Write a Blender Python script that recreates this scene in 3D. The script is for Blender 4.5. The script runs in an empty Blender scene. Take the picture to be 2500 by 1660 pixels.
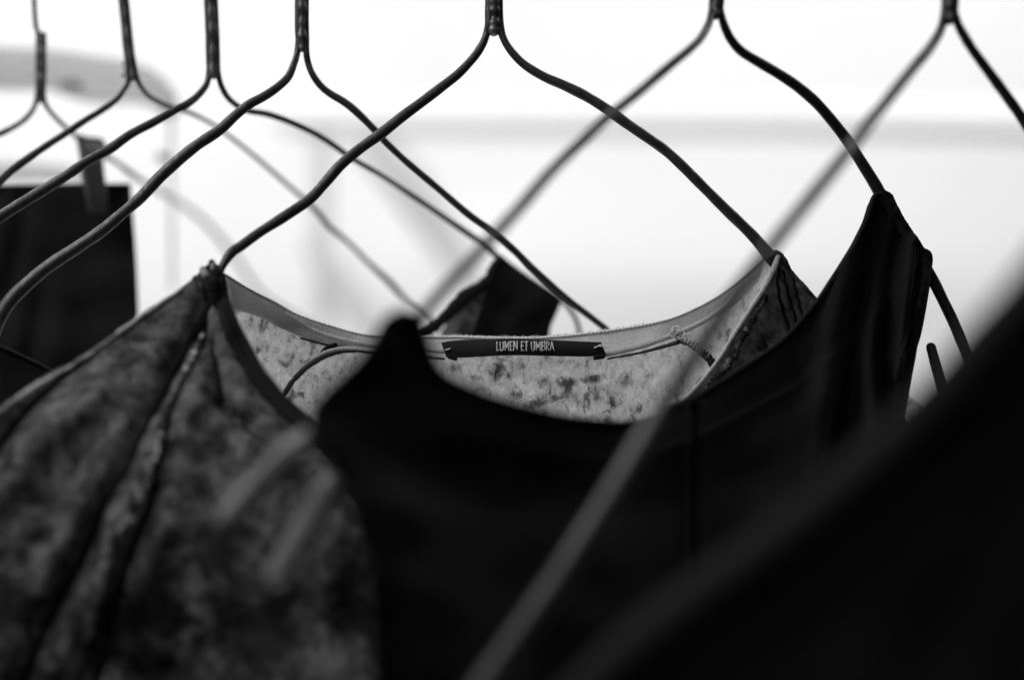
import bpy, math, random
import numpy as np
from mathutils import Vector
random.seed(7); np.random.seed(7)
C = bpy.context.scene.collection
scene = bpy.context.scene

# ------------------------------------------------------------------ camera
W, H, F = 2500.0, 1660.0, 50.0 / 36.0 * 2500.0
CAMZ = 1.45
cam_d = bpy.data.cameras.new('camera'); cam = bpy.data.objects.new('camera', cam_d); C.objects.link(cam)
cam.location = (0, 0, CAMZ); cam.rotation_euler = (math.radians(90), 0, 0)
cam_d.lens = 50; cam_d.sensor_width = 36; cam_d.clip_start = 0.01; cam_d.clip_end = 60
cam_d.dof.use_dof = True; cam_d.dof.focus_distance = 0.550; cam_d.dof.aperture_fstop = 2.95
scene.camera = cam

# ------------------------------------------------------------------ light
wd = bpy.data.worlds.new('World'); scene.world = wd; wd.use_nodes = True
bg = wd.node_tree.nodes['Background']; bg.inputs[0].default_value = (0.9, 0.9, 0.9, 1); bg.inputs[1].default_value = 0.03

def area(name, loc, target, sx, sy, power):
    l = bpy.data.lights.new(name, 'AREA'); l.shape = 'RECTANGLE'; l.size = sx; l.size_y = sy; l.energy = power
    o = bpy.data.objects.new(name, l); C.objects.link(o); o.location = loc
    o.rotation_euler = (Vector(target) - Vector(loc)).to_track_quat('-Z', 'Y').to_euler()
    return o
area('wall_light', (-1.7, 1.5, 3.4), (-0.9, 3.4, 1.7), 1.8, 1.0, 68)
area('wall_light', (1.6, 1.5, 3.4), (0.9, 3.4, 1.6), 1.8, 1.0, 49)
area('wall_light', (-0.2, 1.3, -0.6), (-0.1, 3.4, 1.2), 1.8, 1.0, 40)
area('soft_key', (-0.50, 0.22, 1.98), (-0.05, 0.52, 1.46), 0.40, 0.35, 4.6)
area('front_fill', (-0.5, -0.9, 2.2), (0, 0.55, 1.4), 0.8, 0.8, 3.2)

vs = scene.view_settings
scene.display_settings.display_device = 'sRGB'
vs.view_transform = 'Standard'; vs.look = 'None'; vs.gamma = 1; vs.exposure = 0; vs.use_curve_mapping = False

# ------------------------------------------------------------------ materials
def P(x, y, Z):                      # photo position and distance in mm -> metres in the room
    z = Z / 1000.0
    return np.array([(x - W / 2) / F * z, z, CAMZ - (y - H / 2) / F * z])
ORG = P(1206, 900, 552)
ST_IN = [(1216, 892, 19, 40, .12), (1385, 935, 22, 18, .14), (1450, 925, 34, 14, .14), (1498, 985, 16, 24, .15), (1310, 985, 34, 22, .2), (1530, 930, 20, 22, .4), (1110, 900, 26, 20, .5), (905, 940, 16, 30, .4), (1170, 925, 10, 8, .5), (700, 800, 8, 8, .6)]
ST_OUT_SHADE = [(490, 1190, 50, 46, .22), (580, 1010, 42, 34, .3), (547, 1095, 40, 30, .35), (742, 1133, 26, 18, .35), (280, 973, 13, 15, .3), (233, 1018, 20, 28, .3), (208, 1123, 16, 34, .3), (57, 1123, 20, 44, .3),
          (143, 1145, 14, 36, .35), (105, 1215, 40, 20, .35), (110, 1300, 46, 20, .3), (440, 1310, 44, 40, .3), (300, 1520, 240, 150, .3), (640, 1540, 190, 170, .25), (60, 1440, 110, 160, .3), (560, 1330, 110, 80, .35), (120, 1640, 150, 110, .3), (850, 1440, 90, 190, .2), (815, 1215, 40, 60, .35), (720, 1160, 50, 24, .3), (400, 1500, 130, 200, .3), (180, 1060, 90, 60, .45), (1862, 840, 19, 27, .15)]  # small blots are dye; broad low ones paint in the light's fall-off
def g(v): return (v, v, v, 1)

def new_mat(name):
    m = bpy.data.materials.new(name); m.use_nodes = True
    nt = m.node_tree; b = nt.nodes['Principled BSDF']
    return m, nt, b

def node(nt, typ, **kw):
    n = nt.nodes.new(typ)
    for k, v in kw.items():
        if hasattr(n, k): setattr(n, k, v)
        else: n.inputs[k].default_value = v
    return n

def obj_coord(nt, scale=(1, 1, 1)):
    t = nt.nodes.new('ShaderNodeTexCoord'); mp = nt.nodes.new('ShaderNodeMapping')
    mp.inputs['Scale'].default_value = scale
    nt.links.new(t.outputs['Object'], mp.inputs['Vector'])
    return mp.outputs['Vector']

def noise(nt, vec, scale, detail=4, rough=0.6, dist=0.0):
    n = nt.nodes.new('ShaderNodeTexNoise')
    n.inputs['Scale'].default_value = scale; n.inputs['Detail'].default_value = detail
    n.inputs['Roughness'].default_value = rough; n.inputs['Distortion'].default_value = dist
    nt.links.new(vec, n.inputs['Vector']); return n.outputs['Fac']

def ramp(nt, fac, stops):
    r = nt.nodes.new('ShaderNodeValToRGB'); e = r.color_ramp.elements
    while len(e) < len(stops): e.new(0.5)
    for i, (p, v) in enumerate(stops): e[i].position = p; e[i].color = g(v)
    nt.links.new(fac, r.inputs['Fac']); return r.outputs['Color']

def mixc(nt, a, b, mode='MULTIPLY', f=1.0):
    n = nt.nodes.new('ShaderNodeMix'); n.data_type = 'RGBA'; n.blend_type = mode
    n.inputs[0].default_value = f
    nt.links.new(a, n.inputs[6]); nt.links.new(b, n.inputs[7]); return n.outputs[2]

def bump(nt, h, strength, dist=0.001):
    b = nt.nodes.new('ShaderNodeBump'); b.inputs['Strength'].default_value = strength
    b.inputs['Distance'].default_value = dist
    nt.links.new(h, b.inputs['Height']); return b.outputs['Normal']

def wire_mat(name, lo, hi, rough, patch, sc=260, bs=.35):
    m, nt, b = new_mat(name); v = obj_coord(nt, (1, 1, 0.5))
    n1 = noise(nt, v, sc, 4, 0.6, 0.5); c = ramp(nt, n1, [(0.0, lo), (0.55 - patch * .2, lo * 1.3), (0.62 - patch * .2, hi), (1.0, hi * 1.25)])
    nt.links.new(c, b.inputs['Base Color'])
    b.inputs['Metallic'].default_value = 0.35
    r = ramp(nt, noise(nt, v, 420, 3), [(0.3, rough - .1), (0.7, rough + .15)]); nt.links.new(r, b.inputs['Roughness'])
    nt.links.new(bump(nt, noise(nt, v, 700, 4), bs, 0.0006), b.inputs['Normal'])
    return m
M_wire = wire_mat('painted_wire', 0.022, 0.040, 0.42, 0.0)
M_tip = wire_mat('lit_wire_tone', .18, .25, 0.45, 0.2)  # paler wire colour, front light on the tip painted in
M_tip2 = wire_mat('half_lit_wire_tone', .10, .15, 0.5, 0.2)  # same wire, a dimmer painted-in light
M_neck = wire_mat('worn_wire', 0.03, 0.11, 0.42, 0.45, 70, .1)

def cloth(name, base_stops, scale, trans=0.0, knit=0.25, rough=0.95, scale2=None, stops2=None, stretch=(1, 1, 1), fine=2200, sheen=0.0, stains_shade=None, rib=.45):
    m, nt, b = new_mat(name); v = obj_coord(nt, stretch)
    c = ramp(nt, noise(nt, v, scale, 8, 0.62, 0.4), base_stops)
    if stops2:
        c = mixc(nt, c, ramp(nt, noise(nt, v, scale2, 5, 0.65, 0.8), stops2))
    v1 = obj_coord(nt, (1, 1, 1))
    fn = noise(nt, v1, fine, 2, 0.5)
    c = mixc(nt, c, ramp(nt, fn, [(0.25, 1 - knit), (0.75, 1 + knit * .4)]))
    for (sx, sy, rx, ry, val) in (stains_shade or []):
        sz = float(np.interp(sy, [680, 1180, 1900], [505, 458, 435])) if (stains_shade is ST_OUT_SHADE and sx < 1000) else 550.0
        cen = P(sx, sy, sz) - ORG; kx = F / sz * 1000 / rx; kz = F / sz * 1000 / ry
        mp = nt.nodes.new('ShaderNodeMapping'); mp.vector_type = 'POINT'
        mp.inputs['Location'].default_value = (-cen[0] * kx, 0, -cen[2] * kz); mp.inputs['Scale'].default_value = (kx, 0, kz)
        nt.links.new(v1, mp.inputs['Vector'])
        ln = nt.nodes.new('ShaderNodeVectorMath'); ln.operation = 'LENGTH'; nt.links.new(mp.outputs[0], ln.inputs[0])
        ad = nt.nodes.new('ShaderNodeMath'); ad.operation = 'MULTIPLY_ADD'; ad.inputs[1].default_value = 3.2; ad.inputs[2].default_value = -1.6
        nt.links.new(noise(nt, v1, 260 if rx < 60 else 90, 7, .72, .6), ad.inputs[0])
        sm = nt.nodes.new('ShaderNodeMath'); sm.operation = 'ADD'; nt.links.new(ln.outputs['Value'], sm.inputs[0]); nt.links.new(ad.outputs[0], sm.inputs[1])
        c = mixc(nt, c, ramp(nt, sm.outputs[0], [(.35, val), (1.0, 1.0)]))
    nt.links.new(c, b.inputs['Base Color'])
    b.inputs['Roughness'].default_value = rough
    b.inputs['Specular IOR Level'].default_value = 0.12
    b.inputs['Sheen Weight'].default_value = sheen
    w = nt.nodes.new('ShaderNodeTexWave'); w.inputs['Scale'].default_value = 210; w.inputs['Distortion'].default_value = 2.5
    w.inputs['Detail'].default_value = 3; w.inputs['Detail Scale'].default_value = 4
    w.bands_direction = 'X'; nt.links.new(v1, w.inputs['Vector'])
    nm = bump(nt, mixc(nt, fn, w.outputs['Color'], 'MIX', rib), 0.55, 0.0007); nt.links.new(nm, b.inputs['Normal'])
    if trans > 0:
        t = nt.nodes.new('ShaderNodeBsdfTranslucent'); nt.links.new(c, t.inputs['Color'])
        mx = nt.nodes.new('ShaderNodeMixShader'); mx.inputs[0].default_value = trans
        nt.links.new(b.outputs[0], mx.inputs[1]); nt.links.new(t.outputs[0], mx.inputs[2])
        nt.links.new(mx.outputs[0], nt.nodes['Material Output'].inputs['Surface'])
    return m

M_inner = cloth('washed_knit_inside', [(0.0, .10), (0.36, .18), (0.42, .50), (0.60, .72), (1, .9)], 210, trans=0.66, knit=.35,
                scale2=420, stops2=[(0.0, .35), (.34, .55), (.45, 1), (1, 1)], stretch=(1, 1, .7), stains_shade=ST_IN)
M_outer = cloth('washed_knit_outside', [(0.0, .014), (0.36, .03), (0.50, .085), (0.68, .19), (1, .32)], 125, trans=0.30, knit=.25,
                scale2=190, stops2=[(0.0, .4), (.36, .55), (.50, 1), (1, 1)], stains_shade=ST_OUT_SHADE, rib=.1)
M_facing = cloth('plain_rib', [(0.0, .62), (.5, .80), (1, .92)], 140, trans=0.6, knit=.35, rib=.12)
M_blocker = cloth('shoulder_light_blocker', [(0.0, .14), (1, .22)], 100, trans=0.25, knit=.2, rib=.1)
M_bind = cloth('light_thread', [(0.0, .65), (1, .82)], 300, trans=0.45, knit=.3)
M_seam = cloth('dark_seam', [(0.0, .008), (.50, .016), (.60, .16), (1, .55)], 190, knit=.3, rib=.1)
M_seam_dark = cloth('black_seam', [(0.0, .005), (1, .012)], 200, knit=.3, rib=.1)
M_seam_shadow = cloth('grey_seam_and_shadow', [(0.0, .04), (1, .09)], 200, knit=.3, rib=.1)
M_roll_highlight = cloth('painted_rim_light', [(0.0, .10), (.45, .16), (.6, .5), (1, .7)], 60, trans=.2, knit=.3, rib=.1)  # paler than the shirt, so the shoulder rim looks lit
M_seam_light = cloth('worn_seam', [(0.0, .02), (.44, .04), (.54, .35), (1, .8)], 260, knit=.3, rib=.1)
M_rim = cloth('soft_black', [(0.0, .012), (1, .016)], 60, knit=.2, rib=.05)
M_near = cloth('deep_black', [(0.0, .007), (1, .010)], 60, knit=.2, rib=.1)
M_black = cloth('black_jersey', [(0.0, .011), (1, .017)], 60, knit=.25, sheen=0.0, rib=.08)
M_black_grey = cloth('charcoal_hem', [(0.0, .020), (1, .028)], 60, knit=.2, rib=.1)
M_black2 = cloth('worn_black', [(0.0, .008), (.58, .014), (.66, .05), (1, .12)], 420, knit=.3, stretch=(1, 1, .3))
M_patch = cloth('charcoal_mottle', [(0.0, .015), (.45, .03), (.6, .2), (1, .4)], 90, trans=.2, knit=.2)
M_tag = cloth('label_ribbon', [(0.0, .016), (1, .03)], 300, knit=.25, fine=3000, rib=.05)
M_thread = cloth('white_thread', [(0.0, .6), (1, .85)], 900, knit=.4)

def plain(name, v0, v1, scale=3, rough=.8, trans=0):
    m, nt, b = new_mat(name); vec = obj_coord(nt)
    c = ramp(nt, noise(nt, vec, scale, 5), [(.3, v0), (.7, v1)]); nt.links.new(c, b.inputs['Base Color'])
    b.inputs['Roughness'].default_value = rough
    if trans:
        t = nt.nodes.new('ShaderNodeBsdfTranslucent'); nt.links.new(c, t.inputs['Color'])
        mx = nt.nodes.new('ShaderNodeMixShader'); mx.inputs[0].default_value = trans
        nt.links.new(b.outputs[0], mx.inputs[1]); nt.links.new(t.outputs[0], mx.inputs[2])
        nt.links.new(mx.outputs[0], nt.nodes['Material Output'].inputs['Surface'])
    return m
M_wall = plain('white_plaster', .82, .86, 1.2)
M_rack = plain('pale_painted_wood', .52, .60, 4)
M_rack_bar = plain('white_painted_wood', .86, .90, 4)
M_chair = plain('milky_plastic', .78, .86, 6, .5, .7)
M_bolt = plain('grey_bolt', .10, .16, 40)
M_clip = plain('grey_clip', .02, .032, 60, .4)

# ------------------------------------------------------------------ geometry helpers

def spline(pts, n):
    a = np.array(pts, float)
    if len(a) == 2:
        t = np.linspace(0, 1, n)[:, None]; return a[0] * (1 - t) + a[1] * t
    d = np.sqrt(((a[1:, :2] - a[:-1, :2]) ** 2).sum(1)) ** 0.5 + 1e-6
    k = np.concatenate([[0], np.cumsum(d)])
    # monotone-ish Catmull-Rom on chord-length knots
    m = np.zeros_like(a)
    m[1:-1] = (a[2:] - a[:-2]) / (k[2:] - k[:-2])[:, None]
    m[0] = (a[1] - a[0]) / (k[1] - k[0]); m[-1] = (a[-1] - a[-2]) / (k[-1] - k[-2])
    # even spacing by length
    L = np.concatenate([[0], np.cumsum(np.sqrt(((a[1:, :2] - a[:-1, :2]) ** 2).sum(1)) + 1e-6)])
    s = np.linspace(0, L[-1], n); tt = np.interp(s, L, k)
    out = []
    for t in tt:
        i = min(max(np.searchsorted(k, t) - 1, 0), len(a) - 2); h = k[i + 1] - k[i]; u = (t - k[i]) / h
        out.append((2*u**3-3*u**2+1)*a[i] + (u**3-2*u**2+u)*h*m[i] + (-2*u**3+3*u**2)*a[i+1] + (u**3-u**2)*h*m[i+1])
    return np.array(out)

def link(name, verts, faces, mat, parent=None, smooth=True):
    off = np.array(parent.location) if parent else np.zeros(3)
    me = bpy.data.meshes.new(name)
    me.from_pydata([tuple(np.array(v) - off) for v in verts], [], [tuple(int(i) for i in f) for f in faces]); me.update()
    if smooth: me.polygons.foreach_set('use_smooth', [True] * len(me.polygons))
    me.materials.append(mat)
    o = bpy.data.objects.new(name, me); C.objects.link(o)
    if parent: o.parent = parent
    return o

def tube_data(path, rad, sides=14, base=0, closed_ends=True):
    path = np.array(path); n = len(path)
    tan = np.gradient(path, axis=0); tan /= np.linalg.norm(tan, axis=1)[:, None] + 1e-12
    up = np.array([0.0, 1.0, 0.0])
    nrm = np.cross(tan[0], up); nrm /= np.linalg.norm(nrm) + 1e-12
    V, Fc = [], []
    rings = []
    ext = [(0, tan[0] * -1), (n - 1, tan[-1])]
    for i in range(n):
        nrm = nrm - tan[i] * nrm.dot(tan[i]); nrm /= np.linalg.norm(nrm) + 1e-12
        bi = np.cross(tan[i], nrm); rings.append((path[i], nrm.copy(), bi, rad[i]))
    full = []
    p, a, b, r = rings[0]
    for k in (0.25, 0.6, 0.85): full.append((p - tan[0] * r * math.sqrt(1 - k * k), a, b, r * k))
    full += rings
    p, a, b, r = rings[-1]
    for k in (0.85, 0.6, 0.25): full.append((p + tan[-1] * r * math.sqrt(1 - k * k), a, b, r * k))
    for p, a, b, r in full:
        for j in range(sides):
            th = 2 * math.pi * j / sides
            V.append(p + (a * math.cos(th) + b * math.sin(th)) * r)
    m = len(full)
    for i in range(m - 1):
        for j in range(sides):
            j2 = (j + 1) % sides
            Fc.append((base + i*sides + j, base + i*sides + j2, base + (i+1)*sides + j2, base + (i+1)*sides + j))
    Fc.append(tuple(base + j for j in range(sides))[::-1]); Fc.append(tuple(base + (m-1)*sides + j for j in range(sides)))
    return V, Fc

def tube(name, pts, mat, parent=None, n=120, wob=0.0, sides=14):
    """pts: (x, y, Z, width_px)"""
    a = spline(pts, n)
    path = np.array([P(*q[:3]) for q in a]); rad = np.maximum(a[:, 3], 1) * a[:, 2] / 1000 / F / 2
    if wob:
        t = np.linspace(0, 1, n); rad = rad * (1 + wob * np.sin(t * 47 + 1) * np.sin(t * 19 + 2) + wob * .5 * np.sin(t * 131))
    V, Fc = tube_data(path, rad, sides)
    return link(name, V, Fc, mat, parent)

def empty(name, loc, label, cat, group=None):
    o = bpy.data.objects.new(name, None); C.objects.link(o); o.location = Vector([float(v) for v in loc]); o.empty_display_size = .02
    o['label'] = label; o['category'] = cat
    if group: o['group'] = group
    return o

def grid_obj(name, G, mat, parent=None, thick=0.0):
    nt_, ns = G.shape[:2]; V = [P(*G[i, j]) for i in range(nt_) for j in range(ns)]
    Fc = [(i*ns+j, i*ns+j+1, (i+1)*ns+j+1, (i+1)*ns+j) for i in range(nt_-1) for j in range(ns-1)]
    o = link(name, V, Fc, mat, parent)
    if thick:
        md = o.modifiers.new('thickness', 'SOLIDIFY'); md.thickness = thick; md.offset = 0
    return o

def coons(top, bot, left, right, nu, nv):
    T, B = spline(top, nu), spline(bot, nu); L, R = spline(left, nv), spline(right, nv)
    u = np.linspace(0, 1, nu)[None, :, None]; v = np.linspace(0, 1, nv)[:, None, None]
    G = (1-v)*T[None] + v*B[None] + (1-u)*L[:, None] + u*R[:, None]
    G -= (1-u)*(1-v)*T[0] + u*(1-v)*T[-1] + (1-u)*v*B[0] + u*v*B[-1]
    return G

def ruled(A, B, n, m):
    a, b = spline(A, n), spline(B, n); u = np.linspace(0, 1, m)[None, :, None]
    return a[:, None] * (1 - u) + b[:, None] * u

def dist_to(G, curve, n=200):
    c = spline([q[:2] for q in curve], n)
    d = np.full(G.shape[:2], 1e9); t = np.zeros(G.shape[:2])
    for i, q in enumerate(c):
        e = np.hypot(G[..., 0] - q[0], G[..., 1] - q[1]); k = e < d; d[k] = e[k]; t[k] = i / (n - 1)
    return d, t

def lumpy(G, amp, wl):                   # soft irregular waviness of hung cloth, in mm
    x, y = G[..., 0], G[..., 1]; z = 0
    for k in range(7):
        a = random.uniform(0, math.tau); f = 2 * math.pi / wl * random.uniform(.5, 1.8); ph = random.uniform(0, 6.28)
        z = z + np.sin((x * math.cos(a) + y * math.sin(a)) * f + ph + 1.3 * np.sin(x * f * .3 + ph))
    return z * amp / 3

# ------------------------------------------------------------------ wall
def box_obj(name, c, s, mat, parent=None, bev=0.003):
    x, y, z = [v / 2 for v in s]
    V = [(c[0]+i*x, c[1]+j*y, c[2]+k*z) for i in (-1, 1) for j in (-1, 1) for k in (-1, 1)]
    Fc = [(0,1,3,2),(4,6,7,5),(0,4,5,1),(2,3,7,6),(0,2,6,4),(1,5,7,3)]
    o = link(name, V, Fc, mat, parent, smooth=False)
    if bev:
        md = o.modifiers.new('b', 'BEVEL'); md.width = bev; md.segments = 3
    return o
w = box_obj('wall', (0, 3.45, 1.4), (9, 0.1, 6.5), M_wall, bev=0); w['kind'] = 'structure'

# ------------------------------------------------------------------ far things, out of focus
Zr = 2900
t = empty('clothes_rack', P(785, 1500, Zr), 'pale rack far out of focus, its long level bar behind the hangers on the right', 'rack')
tube('top_bar', [(720, 285, Zr, 96), (1200, 288, Zr, 100), (1900, 292, Zr, 96), (2600, 300, Zr, 100)], M_rack_bar, t, 30)
tube('post', [(785, 250, Zr, 46), (785, 540, Zr, 46), (790, 1500, Zr, 46)], M_rack, t, 30)
tube('brace', [(900, 340, Zr, 80), (1000, 460, Zr, 100), (1095, 600, Zr, 84), (1300, 900, Zr, 60)], M_rack, t, 30)
tube('brace', [(770, 600, Zr, 60), (880, 760, Zr, 80), (1010, 900, Zr, 70)], M_rack, t, 30)

Zc = 950
t = empty('chair', P(425, 700, Zc), 'milky plastic chair back with rounded corner, blurred behind the two leftmost hangers', 'chair')
top = [(-250, 95, Zc), (0, 118, Zc), (128, 127, Zc), (223, 140, Zc), (300, 152, Zc), (355, 168, Zc), (392, 194, Zc), (420, 232, Zc), (428, 280, Zc)]
low = [(-250, 205, Zc), (0, 216, Zc), (121, 217, Zc), (180, 236, Zc), (250, 250, Zc), (315, 246, Zc), (360, 250, Zc), (392, 262, Zc), (406, 290, Zc)]
G = ruled(top, low, 60, 8); G[..., 2] -= 6 * np.sin(np.linspace(0, math.pi, 8))[None, :]
grid_obj('top_rail', G, M_chair, t, 0.006)
tube('side_post', [(418, 275, Zc, 12), (418, 400, Zc, 11), (421, 700, Zc, 11)], M_chair, t, 30)
tube('bolt', [(392, 385, Zc - 12, 22), (406, 387, Zc - 12, 22)], M_bolt, t, 8)
tube('grip_slot', [(150, 207, Zc - 14, 12), (175, 209, Zc - 14, 22), (196, 212, Zc - 14, 14)], M_bolt, t, 12)
tube('lower_rail', [(-250, 425, Zc, 54), (60, 422, Zc, 50), (200, 428, Zc, 36)], M_chair, t, 30)

# ------------------------------------------------------------------ wire hangers
GH = 'bent wire hangers in a row'
def hanger(label, neck, left, right, end_left=None, end_right=None, single=False):
    """neck: list (x, y, Z, total width) from the top down to the fork; left/right: arms below the fork"""
    fx, fy, fz, fw = neck[-1]
    h = empty('wire_hanger', P(fx, fy, fz), label, 'hanger', GH)
    def side(sg, arm):
        pts = []
        for (x, y, Z, wd_) in neck[:-1]:
            if single and sg > 0 and y < 70: continue
            pts.append((x + sg * wd_ * .26, y, Z + 0.4 * sg, wd_ * .50))
        return pts
    nl, nr = side(-1, left), side(1, right)
    n_neck = 50
    # shank + arm as one bent wire each
    for nk, arm, extra in ((nl, left, end_left), (nr, right, end_right)):
        p = nk + list(arm) + list(extra or [])
        tube('arm', [(q[0], q[1], q[2], q[3] * .95) for q in p], M_wire, h, 220, wob=.03)
    # weld lumps and worn paint between the wires of the shank
    x0, y0, Z0, w0 = neck[0]; nn = 70
    a = spline([q for q in neck if not (single and q[1] < 70)], nn)
    path = [P(q[0] + .6 * math.sin(i * .17 + fx), q[1], q[2] - 0.5) for i, q in enumerate(a)]
    rad = [q[3] * (.32 + .04 * math.sin(i * .21 + fx) + .03 * math.sin(i * .47 + fx * 3)) * q[2] / 1000 / F for i, q in enumerate(a)]
    V, Fc = tube_data(path, rad, 12); link('shank', V, Fc, M_neck, h)
    # hook above
    x1, y1, Z1, w1 = neck[0]; r = 22 / Z1 * F
    pts = [(x1, y1 + 6, Z1, w1 * .55)]
    for k in range(0, 13):
        th = math.radians(-90 + 0) ; an = math.pi + k * math.radians(17)
        pts.append((x1 + r + r * math.cos(an), y1 - 40 + r * math.sin(an), Z1, w1 * .5))
    tube('hook', pts, M_wire, h, 60)
    return h

hanger('leftmost wire hanger, its shank narrowing to one thin wire, holding the black square garment',
  [(89, -60, 655, 26), (90, 0, 655, 26), (94, 62, 655, 26), (100, 85, 655, 27), (100, 160, 655, 27), (99, 225, 655, 26), (98, 246, 655, 26)],
  [(87, 252, 655, 13), (78, 272, 652, 13), (57, 295, 648, 14), (31, 312, 642, 14), (0, 327, 635, 15), (-60, 352, 625, 16), (-160, 410, 610, 17)],
  [(110, 252, 656, 13), (122, 272, 660, 12), (145, 297, 668, 12), (168, 318, 676, 12), (191, 337, 686, 12), (222, 357, 700, 12), (264, 383, 718, 12),
   (299, 408, 740, 13), (320, 424, 757, 17), (340, 438, 775, 14), (383, 464, 850, 13), (451, 503, 930, 13), (509, 551, 980, 13), (551, 600, 1010, 13), (588, 648, 1030, 12),
   (618, 695, 1050, 12), (655, 735, 1070, 12), (720, 775, 1090, 12), (800, 840, 1100, 12)], single=True)
hanger('second wire hanger from the left, shank leaning, with a clear glue drip at the fork',
  [(296, -60, 622, 27), (302, 0, 622, 27), (308, 60, 622, 27), (313, 110, 622, 28), (320, 160, 622, 29), (325, 190, 622, 27)],
  [(313, 200, 622, 14), (304, 217, 620, 14), (283, 245, 617, 16), (245, 272, 612, 17), (207, 295, 608, 17), (165, 323, 603, 18), (126, 348, 600, 18), (77, 381, 595, 20), (31, 414, 590, 21), (0, 442, 585, 22), (-60, 500, 575, 24), (-160, 600, 560, 25)],
  [(337, 198, 624, 13), (345, 213, 628, 13), (363, 235, 636, 13), (398, 255, 645, 13), (436, 267, 655, 12), (471, 279, 662, 11), (524, 307, 672, 10), (574, 344, 680, 10), (631, 390, 690, 11),
   (689, 440, 700, 11), (739, 484, 708, 12), (785, 530, 715, 15), (803, 552, 717, 16), (848, 590, 722, 12), (897, 639, 730, 13), (955, 693, 738, 17), (975, 716, 742, 16), (1005, 745, 748, 13), (1047, 778, 755, 12), (1100, 850, 765, 12), (1150, 960, 775, 12)])
hanger('third wire hanger from the left, carrying the dark garment with the rolled neck',
  [(513, -60, 598, 35), (515, 0, 598, 35), (518, 70, 598, 35), (520, 135, 598, 36), (521, 168, 598, 35), (522, 182, 598, 34)],
  [(508, 194, 597, 16), (501, 212, 595, 17), (480, 237, 592, 18), (455, 256, 588, 20), (429, 269, 585, 21), (375, 299, 580, 22), (318, 329, 575, 23), (268, 364, 571, 25), (214, 394, 567, 26), (165, 427, 563, 27),
   (115, 459, 560, 28), (57, 494, 556, 29), (0, 530, 552, 30), (-60, 570, 546, 31), (-200, 680, 535, 32)],
  [(535, 192, 600, 15), (541, 212, 602, 15), (555, 237, 606, 15), (578, 258, 610, 15), (605, 271, 613, 15), (651, 279, 617, 16), (700, 295, 621, 17), (758, 321, 626, 17), (804, 348, 630, 16), (842, 375, 633, 15),
   (868, 393, 636, 14), (939, 434, 641, 14), (1022, 488, 647, 15), (1105, 544, 652, 16), (1188, 602, 658, 16), (1213, 625, 660, 16), (1290, 680, 668, 14), (1366, 731, 675, 12), (1398, 765, 680, 12), (1414, 810, 684, 12), (1410, 870, 686, 12)])
hanger('fourth wire hanger from the left, its worn shank patched with lighter paint',
  [(737, -60, 572, 35), (737, 0, 572, 35), (737, 60, 572, 35), (738, 100, 572, 35), (737, 118, 572, 34)],
  [(725, 132, 571, 17), (719, 153, 569, 18), (704, 188, 566, 20), (677, 214, 562, 22), (643, 237, 559, 23), (608, 256, 557, 24), (574, 283, 555, 26), (536, 318, 553, 28), (478, 357, 550, 29), (429, 397, 548, 30),
   (390, 433, 546, 31), (344, 482, 543, 30), (306, 515, 541, 29), (249, 563, 539, 31), (191, 603, 537, 32), (115, 653, 534, 34), (57, 702, 531, 35), (23, 737, 529, 36), (-4, 780, 527, 36), (-30, 850, 522, 36)],
  [(748, 130, 572, 17), (752, 153, 573, 17), (762, 180, 573, 17), (781, 208, 574, 18), (804, 228, 575, 19), (842, 251, 576, 20), (873, 276, 577, 20), (915, 318, 579, 19), (938, 344, 580, 18), (991, 394, 582, 18), (1068, 459, 585, 18),
   (1144, 524, 588, 19), (1202, 566, 590, 20), (1259, 615, 593, 19), (1298, 655, 595, 21), (1347, 699, 598, 21), (1393, 737, 600, 18), (1451, 781, 603, 17), (1485, 810, 605, 17), (1540, 880, 610, 17)])
h5 = hanger('wire hanger in the middle carrying the mottled grey shirt with the woven label',
  [(1205, -60, 556, 43), (1206, 0, 556, 44), (1206, 30, 556, 45), (1207, 60, 556, 47), (1206, 74, 556, 44)],
  [(1187, 86, 556, 19), (1180, 105, 555, 20), (1165, 130, 554, 22), (1148, 151, 553, 23), (1118, 182, 551, 24), (1076, 215, 549, 25), (1030, 250, 547, 26), (984, 284, 545, 27), (930, 327, 543, 28), (877, 365, 541, 28), (831, 404, 538, 29),
   (795, 445, 536, 28), (757, 486, 533, 28), (690, 532, 528, 27), (632, 569, 524, 26), (587, 602, 520, 27), (566, 616, 518, 27), (545, 646, 515, 21), (533, 668, 514, 20), (470, 730, 508, 22), (333, 815, 497, 26), (150, 930, 480, 28), (0, 1040, 470, 28)],
  [(1226, 86, 556, 19), (1236, 108, 556, 20), (1254, 133, 556, 21), (1282, 160, 556, 22), (1328, 188, 556, 24), (1374, 208, 556, 25), (1420, 230, 556, 27), (1458, 252, 556, 27), (1497, 278, 556, 28), (1527, 300, 556, 28), (1585, 340, 556, 26), (1623, 367, 557, 26),
   (1661, 401, 557, 27), (1715, 455, 558, 27), (1772, 512, 559, 28), (1830, 568, 560, 29), (1862, 604, 560, 31), (1890, 640, 561, 33), (1930, 690, 563, 24), (1985, 760, 566, 22), (2040, 850, 570, 22)])
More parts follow.
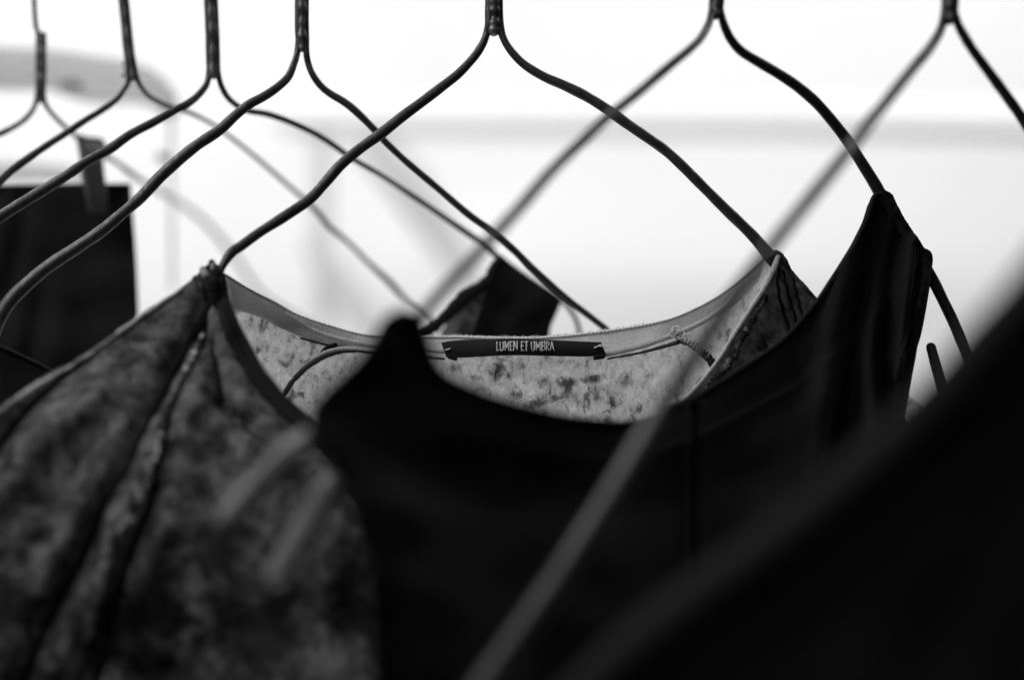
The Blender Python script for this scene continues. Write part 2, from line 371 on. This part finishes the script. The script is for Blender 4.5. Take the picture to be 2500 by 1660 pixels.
h6 = hanger('second wire hanger from the right, carrying the black sleeveless shirt, its left arm blurred',
  [(1752, -90, 505, 38), (1752, -40, 505, 38), (1750, 0, 505, 38), (1748, 22, 505, 38), (1747, 36, 505, 36)],
  [(1734, 46, 501, 19), (1727, 66, 497, 20), (1709, 96, 489, 21), (1684, 121, 482, 22), (1645, 153, 474, 23), (1600, 191, 466, 24), (1565, 221, 459, 25), (1489, 283, 444, 26), (1412, 353, 430, 28), (1336, 429, 416, 29), (1275, 500, 406, 30), (1222, 558, 398, 31), (1163, 622, 390, 31),
   (1100, 690, 384, 31), (1045, 752, 379, 32), (985, 830, 376, 34), (900, 935, 374, 38), (830, 1005, 371, 46), (775, 1050, 366, 54), (745, 1074, 363, 54)],
  [(1763, 46, 506, 20), (1770, 68, 507, 22), (1785, 98, 510, 24), (1810, 126, 514, 25), (1853, 153, 518, 26), (1899, 180, 522, 27), (1944, 210, 526, 27), (1990, 249, 530, 28), (2029, 293, 534, 28), (2071, 347, 538, 29), (2105, 400, 541, 29), (2136, 450, 544, 30), (2158, 490, 546, 30),
   (2200, 560, 549, 28), (2240, 620, 551, 28), (2273, 675, 553, 28), (2300, 729, 554, 28), (2327, 785, 554, 28), (2350, 840, 554, 28), (2372, 900, 554, 28), (2372, 945, 553, 28), (2340, 975, 552, 28), (2308, 960, 551, 28), (2290, 910, 551, 27), (2273, 848, 550, 26)],
  )
tube('lit_end', [(745, 1074, 362, 52), (708, 1104, 362, 58), (630, 1184, 365, 60), (558, 1266, 365, 60)], M_tip2, h6, 40)  # lit stretch of the wire, its brightness put into the colour
tube('end_loop', [(548, 1280, 366, 52), (535, 1330, 366, 50), (550, 1385, 366, 50), (590, 1425, 367, 50), (640, 1430, 368, 50)], M_wire, h6, 40)
tube('lit_tip', [(676, 1405, 368, 60), (700, 1368, 368, 64), (740, 1298, 368, 66), (790, 1218, 368, 66), (808, 1188, 368, 64)], M_tip, h6, 40)

hanger('rightmost wire hanger, its long left arm sweeping blurred across the black sleeveless shirt',
  [(2322, -90, 480, 44), (2321, -40, 480, 44), (2320, 0, 480, 44), (2318, 30, 480, 44), (2317, 48, 480, 42)],
  [(2301, 60, 478, 22), (2291, 85, 474, 24), (2266, 123, 466, 26), (2228, 168, 455, 29), (2174, 235, 434, 31), (2109, 318, 414, 32), (2060, 383, 400, 33), (1983, 478, 386, 35), (1906, 573, 377, 37), (1830, 672, 371, 41), (1760, 770, 366, 46), (1680, 895, 358, 51),
   (1599, 1029, 352, 57), (1520, 1166, 348, 61), (1434, 1302, 344, 64), (1362, 1412, 341, 66), (1268, 1547, 338, 68), (1203, 1640, 336, 70), (1100, 1790, 333, 72)],
  [(2338, 58, 481, 22), (2350, 82, 482, 24), (2373, 120, 485, 25), (2411, 172, 489, 26), (2453, 229, 493, 27), (2496, 290, 497, 28), (2545, 370, 500, 28), (2610, 500, 505, 28)])

# ------------------------------------------------------------------ mottled grey top with label
top5 = empty('grey_shirt', P(1206, 900, 552), 'mottled grey jersey shirt with light inside and a black woven label at its back neck', 'shirt')
T = [(547, 668, 520), (612, 707, 528), (670, 737, 535), (727, 768, 541), (800, 793, 546), (877, 814, 549), (926, 820, 551), (1030, 822, 553), (1125, 822, 554), (1221, 825, 554), (1336, 823, 554),
     (1451, 812, 555), (1565, 795, 557), (1642, 776, 558), (1715, 744, 560), (1772, 710, 562), (1830, 664, 564), (1872, 622, 565), (1897, 616, 565)]
bot = [(-300, 1900, 500), (400, 1900, 540), (1200, 1900, 560), (2000, 1900, 575), (2400, 1900, 580)]
Lb = [(547, 668, 520), (470, 700, 512), (333, 790, 506), (184, 895, 500), (0, 1010, 492), (-250, 1200, 490), (-300, 1900, 500)]
Rb = [(1897, 616, 565), (1964, 698, 568), (2040, 790, 572), (2150, 900, 576), (2400, 1200, 580), (2400, 1900, 580)]
G = coons(T, bot, Lb, Rb, 220, 160)
d, _ = dist_to(G, T)
G[..., 2] += lumpy(G, 1.2, 260) * np.clip(d / 80, 0, 1) + 3.0
grid_obj('back_panel', G, M_inner, top5)

# neck facing (a second layer, so darker against the light)
low = [(552, 755, 514), (600, 764, 520), (640, 778, 526), (682, 800, 534), (731, 820, 541), (790, 836, 545), (884, 852, 548), (1000, 862, 550), (1100, 868, 551), (1262, 868, 552), (1400, 868, 553), (1481, 868, 554),
       (1560, 852, 555), (1642, 826, 556), (1690, 806, 557), (1740, 780, 559), (1790, 746, 560), (1822, 715, 561), (1850, 690, 562)]
Ta = [(x, y, z - 1.5) for x, y, z in T[:-1]]
G = ruled(Ta, low, 240, 12)
G[..., 2] += 1.0 * np.sin(np.linspace(0, 1, 12) * 3.1)[None, :] * -1.0
grid_obj('neck_facing', G, M_facing, top5)
for i0, i1, j0, j1 in ((0, 62, 0, 62), (188, 240, 188, 240)):  # unseen layers added to block light through the facing near the shoulders
    A_, B_ = spline(Ta, 240)[i0:i1], spline(low, 240)[j0:j1]
    u = np.linspace(0, 1, 8)[None, :, None]; Gt = A_[:, None] * (1 - u) + B_[:, None] * u; Gt[..., 2] += 1.3
    grid_obj('shoulder_light_blocker', Gt, M_blocker, top5)
fold = [(700, 766, 533, 5), (731, 786, 537, 9), (756, 802, 540, 11), (807, 822, 543, 13), (877, 838, 546, 13), (935, 846, 547, 13), (1030, 852, 549, 13), (1085, 858, 550, 13)]
tube('facing_seam', fold, M_bind, top5, 90, .05, 10)
tube('facing_seam', [(1475, 866, 551, 13), (1520, 856, 552, 13), (1565, 845, 553, 13), (1610, 830, 554, 13), (1645, 815, 554.5, 13), (1696, 795, 555, 13), (1745, 766, 556, 12), (1778, 738, 557, 9), (1800, 708, 558, 5)], M_bind, top5, 90, .05, 10)
tube('facing_painted_shadow', [(735, 826, 538, 5), (800, 842, 542, 7), (884, 858, 545, 7), (980, 868, 547, 6), (1085, 876, 548, 5)], M_seam_shadow, top5, 60, .08, 8)  # dark strips painting the shade below the facing seam
tube('facing_painted_shadow', [(1484, 876, 552, 4), (1560, 862, 553, 6), (1620, 846, 554, 9), (1660, 834, 554, 11)], M_seam_shadow, top5, 60, .08, 8)
# yoke seams
tube('yoke_seam', [(868, 858, 543, 5), (830, 860, 541, 8), (790, 872, 538, 12), (750, 896, 535, 13), (715, 930, 532, 14), (695, 962, 530, 13)], M_seam_shadow, top5, 60, .15, 10)
tube('yoke_ridge', [(880, 852, 543, 7), (835, 851, 541, 9), (795, 860, 538, 9), (762, 878, 536, 7), (735, 898, 534, 4)], M_bind, top5, 50, .05, 8)
tube('yoke_hole', [(818, 842, 541, 12), (795, 852, 540, 11), (778, 868, 538, 4)], M_seam_dark, top5, 30, .05, 8)
tube('yoke_seam', [(1660, 832, 553, 12), (1690, 842, 552, 17), (1718, 862, 551, 20), (1742, 892, 550, 20), (1750, 930, 549, 16)], M_seam, top5, 60, .12, 10)
# top-edge hem, catches the light
tube('neck_hem', [(x, y + 1, z - 2, 8 if 900 < x < 1600 else 5) for x, y, z in T[:-1]], M_thread, top5, 260, .12, 8)
V, Fc = [], []
Ts = spline(T, 900)
for k in range(430):
    q = Ts[int(random.uniform(.30, .74) * 899)]; x, y, z = q; z -= 2
    l = random.uniform(3, 9); a = random.gauss(-1.4, .55)
    p = [P(x, y + 2, z), P(x + l*.5*math.cos(a), y + l*.5*math.sin(a), z), P(x + l*math.cos(a + .4), y + l*math.sin(a + .4), z)]
    v, f = tube_data(p, [.00011, .00009, .00005], 4, len(V)); V += v; Fc += f
fz = link('edge_fuzz', V, Fc, M_thread, top5); fz['kind'] = 'stuff'
# knot of thread by the right yoke seam
V, Fc = [], []
for cx, cy, rx, ry, ro in ((1652, 806, 11, 9, .3), (1660, 818, 9, 12, 1.2), (1645, 815, 8, 6, 2.0), (1668, 828, 12, 5, .5)):
    pth = [P(cx + rx*math.cos(th)*math.cos(ro) - ry*math.sin(th)*math.sin(ro), cy + rx*math.cos(th)*math.sin(ro) + ry*math.sin(th)*math.cos(ro), 551 + .8*math.sin(2*th)) for th in np.linspace(0, 5.4, 24)]
    v, f = tube_data(pth, [.0004] * 24, 6, len(V)); V += v; Fc += f
for k in range(9):
    x = 1675 + k * 7; y = 828 + k * 4.5
    v, f = tube_data([P(x - 3, y + 5, 550), P(x, y - 1, 549.5), P(x + 4, y - 4, 550)], [.00035] * 3, 6, len(V)); V += v; Fc += f
link('thread_knot', V, Fc, M_bind, top5)

# woven label
tt = [(1077, 837, 547), (1100, 833, 547), (1139, 830, 547), (1200, 828, 546.5), (1262, 827, 546), (1357, 831, 546), (1420, 834, 547), (1468, 836, 548)]
tb = [(1090, 872, 547), (1112, 873, 546.5), (1145, 872, 546), (1200, 869, 545.5), (1262, 867, 545.5), (1367, 869, 546), (1430, 870, 547), (1480, 867, 548)]
G = ruled(tt, tb, 90, 14)
G[..., 2] += -0.9 * np.sin(np.linspace(0, 1, 14) * math.pi)[None, :] + .2 * np.sin(np.linspace(0, 1, 90) * 11)[:, None]
LG = G.copy(); lab = grid_obj('label', G, M_tag, top5, 0.0004)
for (a, b) in (((1094, 868), (1117, 875)), ((1449, 872), (1478, 869))):
    G = ruled([(a[0], a[1] - 4, 546.3), (b[0], b[1] - 4, 546.3)], [(a[0], a[1] + 7, 547), (b[0] - 2, b[1] + 6, 547)], 12, 5)
    grid_obj('label_fold', G, M_tag, lab if False else top5, 0.0005)
def lz(x, y):
    k = np.argmin((LG[..., 0] - x) ** 2 + (LG[..., 1] - y) ** 2); return LG.reshape(-1, 3)[k, 2] - .65
V, Fc = [], []
def stroke(pts, wd_=3.4):
    global V, Fc
    a = spline(pts, max(6, len(pts) * 4)) if len(pts) > 2 else np.array([[pts[0][0]*(1-t)+pts[1][0]*t, pts[0][1]*(1-t)+pts[1][1]*t] for t in np.linspace(0, 1, 7)])
    a = a + np.random.normal(0, .28, a.shape)
    path = [P(x, y, lz(x, y)) for x, y in a]
    rad = [wd_ * random.uniform(.30, .48) * .545 / F for _ in path]
    v, f = tube_data(path, rad, 6, len(V)); V += v; Fc += f
def ch(c, x0, x1, y0, y1):
    X = lambda u: x0 + (x1 - x0) * u
    Y = lambda v: y0 + (y1 - y0) * v
    S = {'L': [[(0, 0), (.08, 1)], [(.08, 1), (1, .92)]],
         'U': [[(0, 0), (.03, .8)], [(.03, .8), (.3, 1), (.7, 1), (.92, .8)], [(.95, .8), (.95, 0)]],
         'M': [[(.05, 1), (0, 0)], [(0, 0), (.48, .7)], [(.48, .7), (.95, 0)], [(.95, 0), (1, 1)]],
         'E': [[(0, 0), (.05, 1)], [(0, 0), (1, .02)], [(.02, .48), (.8, .48)], [(.05, 1), (1, .97)]],
         'N': [[(0, 1), (0, 0)], [(0, 0), (1, .95)], [(1, .95), (.95, 0)]],
         'T': [[(0, 0), (1, 0)], [(.5, 0), (.5, 1)]],
         'B': [[(0, 0), (.03, 1)], [(0, 0), (.8, .08), (.85, .35), (.1, .48)], [(.1, .48), (.95, .55), (1, .85), (.03, 1)]],
         'R': [[(0, 0), (0, 1)], [(0, 0), (.85, .06), (.9, .4), (.05, .52)], [(.3, .52), (1, 1)]],
         'A': [[(0, 1), (.45, 0)], [(.45, 0), (1, 1)], [(.2, .66), (.8, .66)]]}[c]
    for s in S: stroke([(X(u), Y(v)) for u, v in s])
K = lambda z: z / 4.724 + 1050
for c, a, b, dy in (('L', 770, 797, 2), ('U', 810, 846, 2), ('M', 864, 909, 0), ('E', 926, 955, 0), ('N', 968, 1006, -2), ('E', 1053, 1084, 0), ('T', 1094, 1130, 0),
                    ('U', 1170, 1206, 0), ('M', 1224, 1272, 0), ('B', 1290, 1326, 1), ('R', 1342, 1372, 1), ('A', 1384, 1430, 1)):
    ch(c, K(a), K(b), 834.6 + dy * .4, 855.5 + dy * .4)
stroke([(K(1318), 832), (K(1326), 835)], 2.6)
lt = link('lettering', V, Fc, M_thread, lab); lt.location = -lab.location
# lettering vertices are in room space relative to the label's parent
lt.location = (0, 0, 0)
lt.data.transform(__import__('mathutils').Matrix.Translation(-Vector(top5.location)) if lab.location.length == 0 else __import__('mathutils').Matrix())
for pts in ([(1452, 849), (1462, 845), (1474, 847), (1486, 845)], [(1458, 846), (1470, 842), (1482, 848)], [(1088, 854), (1094, 853), (1099, 851)]):
    a = spline(pts, 14); v, f = tube_data([P(x, y, lz(x, y) - .1) for x, y in a], [.00024] * 14, 6, 0)
    link('loose_stitch', v, f, M_thread, top5)

# front left panel
Ls = [(540, 652, 510), (517, 640, 509), (494, 657, 507), (471, 680, 505), (421, 716, 500), (333, 772, 494), (249, 834, 485), (184, 877, 479), (115, 913, 473), (50, 955, 467), (0, 992, 462), (-80, 1060, 455), (-200, 1250, 441), (-300, 1900, 426)]
Rs = [(543, 662, 510), (548, 690, 507), (551, 714, 505), (574, 768, 501), (612, 841, 494), (658, 921, 487), (708, 978, 481), (765, 1030, 474), (850, 1110, 465), (930, 1240, 456), (980, 1500, 448), (1000, 1900, 441)]
seamA = [(528, 680), (511, 745), (486, 795), (455, 844), (417, 913), (383, 978), (356, 1036), (344, 1060), (306, 1148), (268, 1202), (237, 1274), (207, 1347), (160, 1435), (120, 1512), (88, 1588), (40, 1690), (10, 1760)]
seamB = [(500, 795), (484, 850), (455, 913), (424, 975), (409, 1036), (398, 1075), (387, 1136), (367, 1232), (337, 1309), (306, 1385), (280, 1481), (253, 1596), (225, 1690), (210, 1760)]
seamC = [(513, 830), (520, 870), (526, 910), (533, 945), (538, 985)]
seamD = [(200, 882), (115, 955), (57, 1012), (0, 1085), (-60, 1170)]
seamE = [(545, 992), (580, 1030), (630, 1068), (690, 1110)]
G = ruled(Ls, Rs, 260, 230)
from_top = np.clip((G[..., 1] - 660) / 300, 0, 1)
G[..., 2] += lumpy(G, 2.2, 330) * from_top
for s, a, wdt in ((seamA, 4.0, 26), (seamB, 2.5, 22), (seamC, 3, 22), (seamD, 5, 34), (seamE, 2, 20)):
    dd, _ = dist_to(G, s); G[..., 2] += a * np.exp(-(dd / wdt) ** 2) - a * .7 * np.exp(-((dd - 2.2 * wdt) / (1.2 * wdt)) ** 2)
panel_left = G
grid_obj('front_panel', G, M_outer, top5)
def Zat(x, y, Gd=None):
    Gd = panel_left if Gd is None else Gd
    k = np.argmin((Gd[..., 0] - x) ** 2 + (Gd[..., 1] - y) ** 2); return Gd.reshape(-1, 3)[k, 2]
def seam(name, c, w0, w1, mat, dz=1.5, wob=.22, n=160, Gd=None):
    a = spline([(p[0], p[1]) for p in c], n); m = len(a)
    pts = [(q[0] + 1.5*math.sin(i*.5), q[1], Zat(q[0], q[1], Gd) - dz, w0 + (w1 - w0) * i / (m - 1)) for i, q in enumerate(a)]
    # smooth depth
    z = np.array([p[2] for p in pts]); z = np.convolve(np.pad(z, 6, 'edge'), np.ones(13) / 13, 'valid')
    pts = [(p[0], p[1], zz, p[3]) for p, zz in zip(pts, z)]
    return tube(name, pts, mat, top5, n, wob, 10)
seam('neck_binding', [(535, 672), (548, 730), (562, 775), (590, 835), (630, 905), (680, 968), (735, 1020), (830, 1110), (905, 1230), (950, 1400), (970, 1700)], 26, 46, M_seam_dark, .5, .04)
seam('neck_binding', [(531, 690), (540, 745), (556, 805), (588, 872), (628, 935), (672, 985), (725, 1035), (810, 1115), (880, 1230)], 24, 34, M_seam_dark, 0.5, .06)
seam('side_seam', seamA, 18, 34, M_seam_dark, .3, .22)
seam('side_seam', seamB, 12, 26, M_seam_dark, .3, .25)
seam('worn_strip', [(495, 820), (476, 862), (452, 905)], 10, 14, M_seam_light, 2.5, .5, 60)
seam('worn_strip', [(392, 1062), (380, 1110), (362, 1150), (352, 1185), (330, 1235), (318, 1280)], 12, 28, M_seam_light, 3, .5, 90)
seam('shoulder_roll_highlight', [(440, 708), (333, 781), (249, 845), (184, 889), (115, 927), (50, 969), (0, 1006), (-60, 1050)], 8, 18, M_roll_highlight, 1.0, .3, 120)  # shoulder edge, its rim highlight painted in by lighter colour
seam('dart_seam', seamC, 7, 24, M_seam_dark, .5, .1, 50)
seam('dart_seam', seamE, 10, 6, M_seam, .5, .3, 50)
seam('sleeve_seam', seamD, 10, 22, M_seam_dark, .5, .1, 60)
# light worn strip between the two side seams
seam('seam_ridge', [(490, 830), (468, 880), (436, 950), (405, 1005), (385, 1075), (362, 1130), (338, 1180), (316, 1250), (285, 1320), (255, 1400), (236, 1480), (215, 1560)], 10, 32, M_seam, 2.5, .3)
for (bx, by, r) in ((519, 643, 15), (498, 661, 17), (480, 684, 18)):
    tube('pucker', [(bx - 2, by - 2, 506, r), (bx + 5, by + 14, 504, r * 1.1), (bx + 16, by + 38, 503, r * .9), (bx + 22, by + 62, 503, r * .6)], M_seam, top5, 20, .1)
tube('pucker', [(527, 668, 502, 26), (524, 692, 501, 36), (526, 716, 501, 32), (530, 745, 501, 22)], M_seam_dark, top5, 24, .1)

# front right panel
Lr = [(1897, 622, 556), (1890, 655, 555), (1864, 706, 553), (1830, 756, 551), (1791, 817, 549), (1753, 878, 547), (1707, 936, 545), (1657, 989, 543), (1560, 1090, 538), (1400, 1250, 530), (1200, 1500, 520), (1100, 1900, 520)]
Rr = [(1902, 616, 558), (1918, 637, 558), (1929, 660, 559), (1964, 698, 560), (1996, 735, 561), (2050, 800, 562), (2120, 880, 562), (2200, 1000, 562), (2260, 1150, 560), (2300, 1400, 560), (2300, 1600, 560), (2300, 1900, 560)]
G = ruled(Lr, Rr, 160, 90)
G[..., 2] += lumpy(G, .9, 150)
dk = [[(1902, 655), (1898, 690), (1905, 735), (1918, 780), (1929, 815)], [(1912, 662), (1925, 720), (1944, 785)], [(1936, 680), (1948, 728), (1960, 778)]]
for s in dk:
    dd, _ = dist_to(G, s); G[..., 2] += 1.6 * np.exp(-(dd / 7) ** 2)
panel_right = G
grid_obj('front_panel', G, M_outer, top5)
for s, a, b in zip(dk, (7, 5, 5), (11, 9, 8)): seam('shoulder_seam', s, a, b, M_seam_dark, .3, .15, 50, panel_right)
tube('light_piping', [(1899, 628, 554, 11), (1888, 655, 552, 13), (1866, 700, 550, 11), (1830, 756, 548, 9), (1791, 817, 546, 9), (1753, 878, 544, 8), (1707, 936, 542, 8), (1657, 989, 540, 8), (1560, 1090, 535, 8)], M_bind, top5, 120, .06, 10)
seam('ragged_edge', [(1868, 725), (1840, 775), (1805, 840), (1770, 900), (1725, 950), (1680, 995)], 12, 22, M_seam, .3, .45, 90, panel_right)
tube('worn_patch', [(1858, 818, 547.5, 14), (1862, 840, 547.5, 22), (1872, 862, 548, 15)], M_seam_dark, top5, 20, .1)
# shoulder cap folded over the wire
tube('shoulder_fold', [(1876, 628, 557, 8), (1896, 618, 556, 16), (1916, 640, 556, 15), (1930, 664, 558, 12), (1966, 701, 559, 9), (1996, 736, 560, 8)], M_outer, top5, 50, .12, 10)

# ------------------------------------------------------------------ black sleeveless garment on the second hanger from the right
g6 = empty('sleeveless_shirt', P(1500, 1100, 460), 'plain black sleeveless shirt with wide scooped neck covering the front of the mottled grey shirt', 'shirt')
zx = lambda x: float(np.interp(x, [780, 989, 1374, 1660, 1918, 2140, 2280], [345, 362, 420, 474, 520, 543, 549]))
neckl = [(942, 774), (982, 756), (1022, 768), (1036, 796), (1046, 832), (1062, 877), (1091, 913), (1164, 950), (1259, 984), (1374, 1013), (1450, 1024), (1527, 1028), (1600, 1012), (1677, 976), (1745, 938), (1814, 894), (1868, 859), (1918, 821), (1960, 775), (1998, 729), (2029, 683), (2059, 637), (2090, 584), (2117, 528), (2134, 478), (2150, 470), (2160, 466)]
top = [(x, y, zx(x)) for x, y in neckl]
left = [(942, 774, zx(942)), (922, 800, 358), (902, 838, 355), (866, 886, 352), (818, 932, 349), (774, 976, 346), (755, 1020, 344), (765, 1080, 343), (815, 1135, 344), (845, 1200, 344), (880, 1330, 344), (905, 1480, 343), (920, 1900, 342)]
right = [(2160, 466, 545), (2178, 476, 546), (2188, 498, 546), (2210, 538, 547), (2226, 562, 548), (2242, 584, 549), (2256, 606, 549), (2270, 614, 549), (2275, 632, 549), (2272, 662, 548), (2266, 710, 546), (2250, 800, 542), (2228, 900, 538), (2200, 1050, 530), (2160, 1300, 520), (2150, 1900, 510)]
G = coons(top, [(920, 1900, 342), (1300, 1900, 390), (1700, 1900, 450), (2150, 1900, 510)], left, right, 260, 200)
u = np.linspace(0, 1, 260)[None, :]; v = np.linspace(0, 1, 200)[:, None]
G[..., 2] += 5 * np.sin(u * 21 + 1.5 * np.sin(v * 3)) * np.clip(v * 2.5, 0, 1) * (1 - np.clip((u - .8) * 6, 0, 1)) 
f1 = [(2168, 480), (2150, 560), (2130, 660), (2105, 760), (2085, 880), (2070, 1000), (2050, 1200)]
f2 = [(2208, 545), (2190, 620), (2178, 700), (2168, 780), (2160, 880), (2175, 1000), (2180, 1150)]
f3 = [(2245, 600), (2238, 680), (2225, 780), (2215, 880), (2200, 1000)]
f4 = [(1695, 1000), (1690, 1120), (1688, 1240), (1690, 1400)]
for s, a, wdt in ((f1, 6, 30), (f2, 6, 22), (f3, 4, 10), (f4, 3, 10)):
    dd, _ = dist_to(G, s); G[..., 2] += a * np.exp(-(dd / wdt) ** 2) - a * .6 * np.exp(-((dd - 2 * wdt) / wdt) ** 2)
G[..., 2] += lumpy(G, 1.5, 300) * np.clip(v * 4, 0, 1)
grid_obj('front_panel', G, M_black, g6, 0.0009)
black_grid = G
Gb = G.copy()[:, ::3][::3]; Gb[..., 1] += 14 * (1 - v[::3]); Gb[..., 0] = 1500 + (Gb[..., 0] - 1500) * .985; Gb[..., 2] += 26 * np.clip(v[::3] * 3, 0, 1) + 4
grid_obj('back_panel', Gb, M_black, g6, 0.0009)
tube('neck_hem', [(x, y + 3, z - .8, 13) for x, y, z in top[:-1]], M_black, g6, 220, .04, 10)
seamz = spline(f4, 60); tube('centre_seam', [(q[0] + 8, q[1], Zat(q[0], q[1], black_grid) - .2, 9) for q in seamz[::6]], M_black_grey, g6, 60, .1, 8)
for off, mat_ in ((0, M_black2), (-16, M_black)):
    fz_ = spline([(2250 + off, 612), (2256 + off, 660), (2246 + off, 720), (2230 + off, 800), (2212 + off, 880), (2200 + off, 950)], 60)
    tube('sleeve_seam', [(q[0], q[1], Zat(q[0], q[1], black_grid) - .6, 16) for q in fz_[::5]], mat_, g6, 80, .1, 8)
tube('shoulder_seam', [(x - 3, y + 3, z - 1, 11) for x, y, z in right[:9]], M_black, g6, 60, .12, 8)

# ------------------------------------------------------------------ nearest black garment, lower right
g7 = empty('black_garment', P(2200, 1300, 275), 'very blurred black garment nearest the lens, its diagonal edge filling the lower right corner', 'garment')
edge = [(2760, 300, 262), (2620, 480, 264), (2500, 640, 266), (2442, 712, 268), (2365, 797, 270), (2289, 890, 272), (2228, 955, 274), (2120, 1060, 277), (1960, 1200, 280), (1830, 1300, 282), (1690, 1400, 284), (1545, 1510, 286), (1400, 1640, 288), (1180, 1900, 290)]
off_ = [(3300, 500, 262), (3300, 700, 260), (3300, 900, 260), (3300, 1100, 260), (3200, 1300, 260), (3100, 1500, 262), (3000, 1700, 265), (2800, 1900, 268), (2400, 1950, 272), (2000, 2000, 280)]
G = ruled(edge, off_, 120, 80); uu = np.linspace(0, 1, 80)[None, :]
G[..., 2] += lumpy(G, 1.2, 500) * np.clip(uu * 3, 0, 1)
grid_obj('front_panel', G, M_near, g7, 0.001)
tube('neck_hem', [(x + 44, y + 40, z - 2, 120) for x, y, z in edge], M_rim, g7, 120, .03, 16)

# ------------------------------------------------------------------ dark garment on the third hanger
g3 = empty('dark_garment', P(1215, 700, 650), 'dark garment with a rolled neck edge and mottled lining, hanging behind the woven label', 'garment')
G = coons([(1200, 640, 655), (1215, 628, 655), (1232, 630, 656)], [(1120, 1100, 640), (1260, 1100, 650), (1330, 1100, 662)],
          [(1200, 640, 655), (1198, 680, 652), (1180, 735, 648), (1160, 790, 645), (1140, 860, 642), (1120, 1100, 640)],
          [(1232, 630, 656), (1262, 662, 659), (1300, 690, 662), (1347, 716, 666), (1364, 732, 668), (1366, 745, 668), (1352, 778, 667), (1340, 820, 665), (1330, 1100, 662)], 50, 70)
G[..., 2] += lumpy(G, 1.5, 120)
grid_obj('front_panel', G, M_black, g3, .001)
G = ruled([(1196, 668, 664), (1140, 735, 660), (1085, 795, 657), (1040, 1000, 655)], [(1215, 650, 672), (1230, 740, 672), (1240, 840, 670), (1240, 1000, 668)], 40, 30)
grid_obj('lining', G, M_patch, g3)
tube('neck_roll', [(1222, 634, 650, 20), (1207, 655, 649, 26), (1194, 682, 648, 30), (1165, 706, 646, 30), (1138, 722, 645, 40), (1105, 755, 643, 32), (1070, 788, 641, 30), (1030, 815, 640, 30), (960, 850, 640, 30)], M_black, g3, 80, .12)

# ------------------------------------------------------------------ black square garment with clip on the leftmost hanger
g1 = empty('black_skirt', P(150, 460, 690), 'black square-cornered garment clipped to the leftmost hanger', 'garment')
G = coons([(-200, 455, 668), (0, 455, 680), (160, 452, 690), (319, 449, 700)], [(-200, 1100, 668), (0, 1100, 680), (160, 1100, 690), (340, 1100, 700)],
          [(-200, 455, 668), (-200, 1100, 668)], [(319, 449, 700), (324, 520, 700), (330, 600, 700), (335, 690, 700), (337, 770, 700), (338, 900, 700), (340, 1100, 700)], 60, 60)
G[..., 2] += lumpy(G, 1.5, 200)
grid_obj('panel', G, M_black, g1, .003)
tube('waist_hem', [(-200, 457, 666, 9), (0, 457, 678, 9), (160, 454, 688, 9), (316, 452, 698, 9)], M_black, g1, 40, .05, 8)
cl = empty('trouser_clip', P(225, 400, 690), 'grey spring clip gripping the black square garment on the leftmost hanger', 'clip')
G = ruled([(190, 338, 684), (196, 380, 680), (200, 430, 678), (208, 480, 677), (216, 520, 677)], [(252, 352, 692), (250, 390, 686), (254, 430, 683), (262, 480, 681), (264, 520, 681)], 30, 8)
grid_obj('jaw', G, M_clip, cl, .003)
G = ruled([(188, 334, 690), (205, 352, 688), (222, 372, 686)], [(212, 342, 696), (252, 348, 694), (252, 376, 690)], 16, 8)
grid_obj('spring_plate', G, M_black, cl, .003)
tube('rivet', [(258, 358, 690, 7), (262, 390, 688, 7)], M_clip, cl, 8)

# ------------------------------------------------------------------ black garment edge low on the left (fourth hanger)
g4 = empty('black_shirt', P(20, 900, 545), 'black garment at the left edge below the arm of the fourth hanger, fuzzy neckline', 'shirt')
ed = [(-250, 760, 530), (-80, 815, 535), (0, 846, 540), (50, 868, 544), (120, 902, 548), (200, 950, 554), (300, 1040, 560)]
G = ruled(ed, [(-250, 1500, 525), (0, 1500, 535), (300, 1500, 550)], 50, 30)
grid_obj('front_panel', G, M_black, g4, .001)
tube('neck_hem', [(x, y, z - 1, 9) for x, y, z in ed], M_black_grey, g4, 50, .1, 8)
# drop of glue on the second hanger
o = tube('glue_drip', [(300, 150, 617, 7), (299, 168, 617, 8), (300, 183, 617, 13)], M_thread, None, 16)
hs = [q for q in bpy.data.objects if q.name.startswith('wire_hanger') and 'second wire hanger' in q.get('label', '')][0]
o.parent = hs; o.data.transform(__import__('mathutils').Matrix.Translation(-Vector(hs.location)))
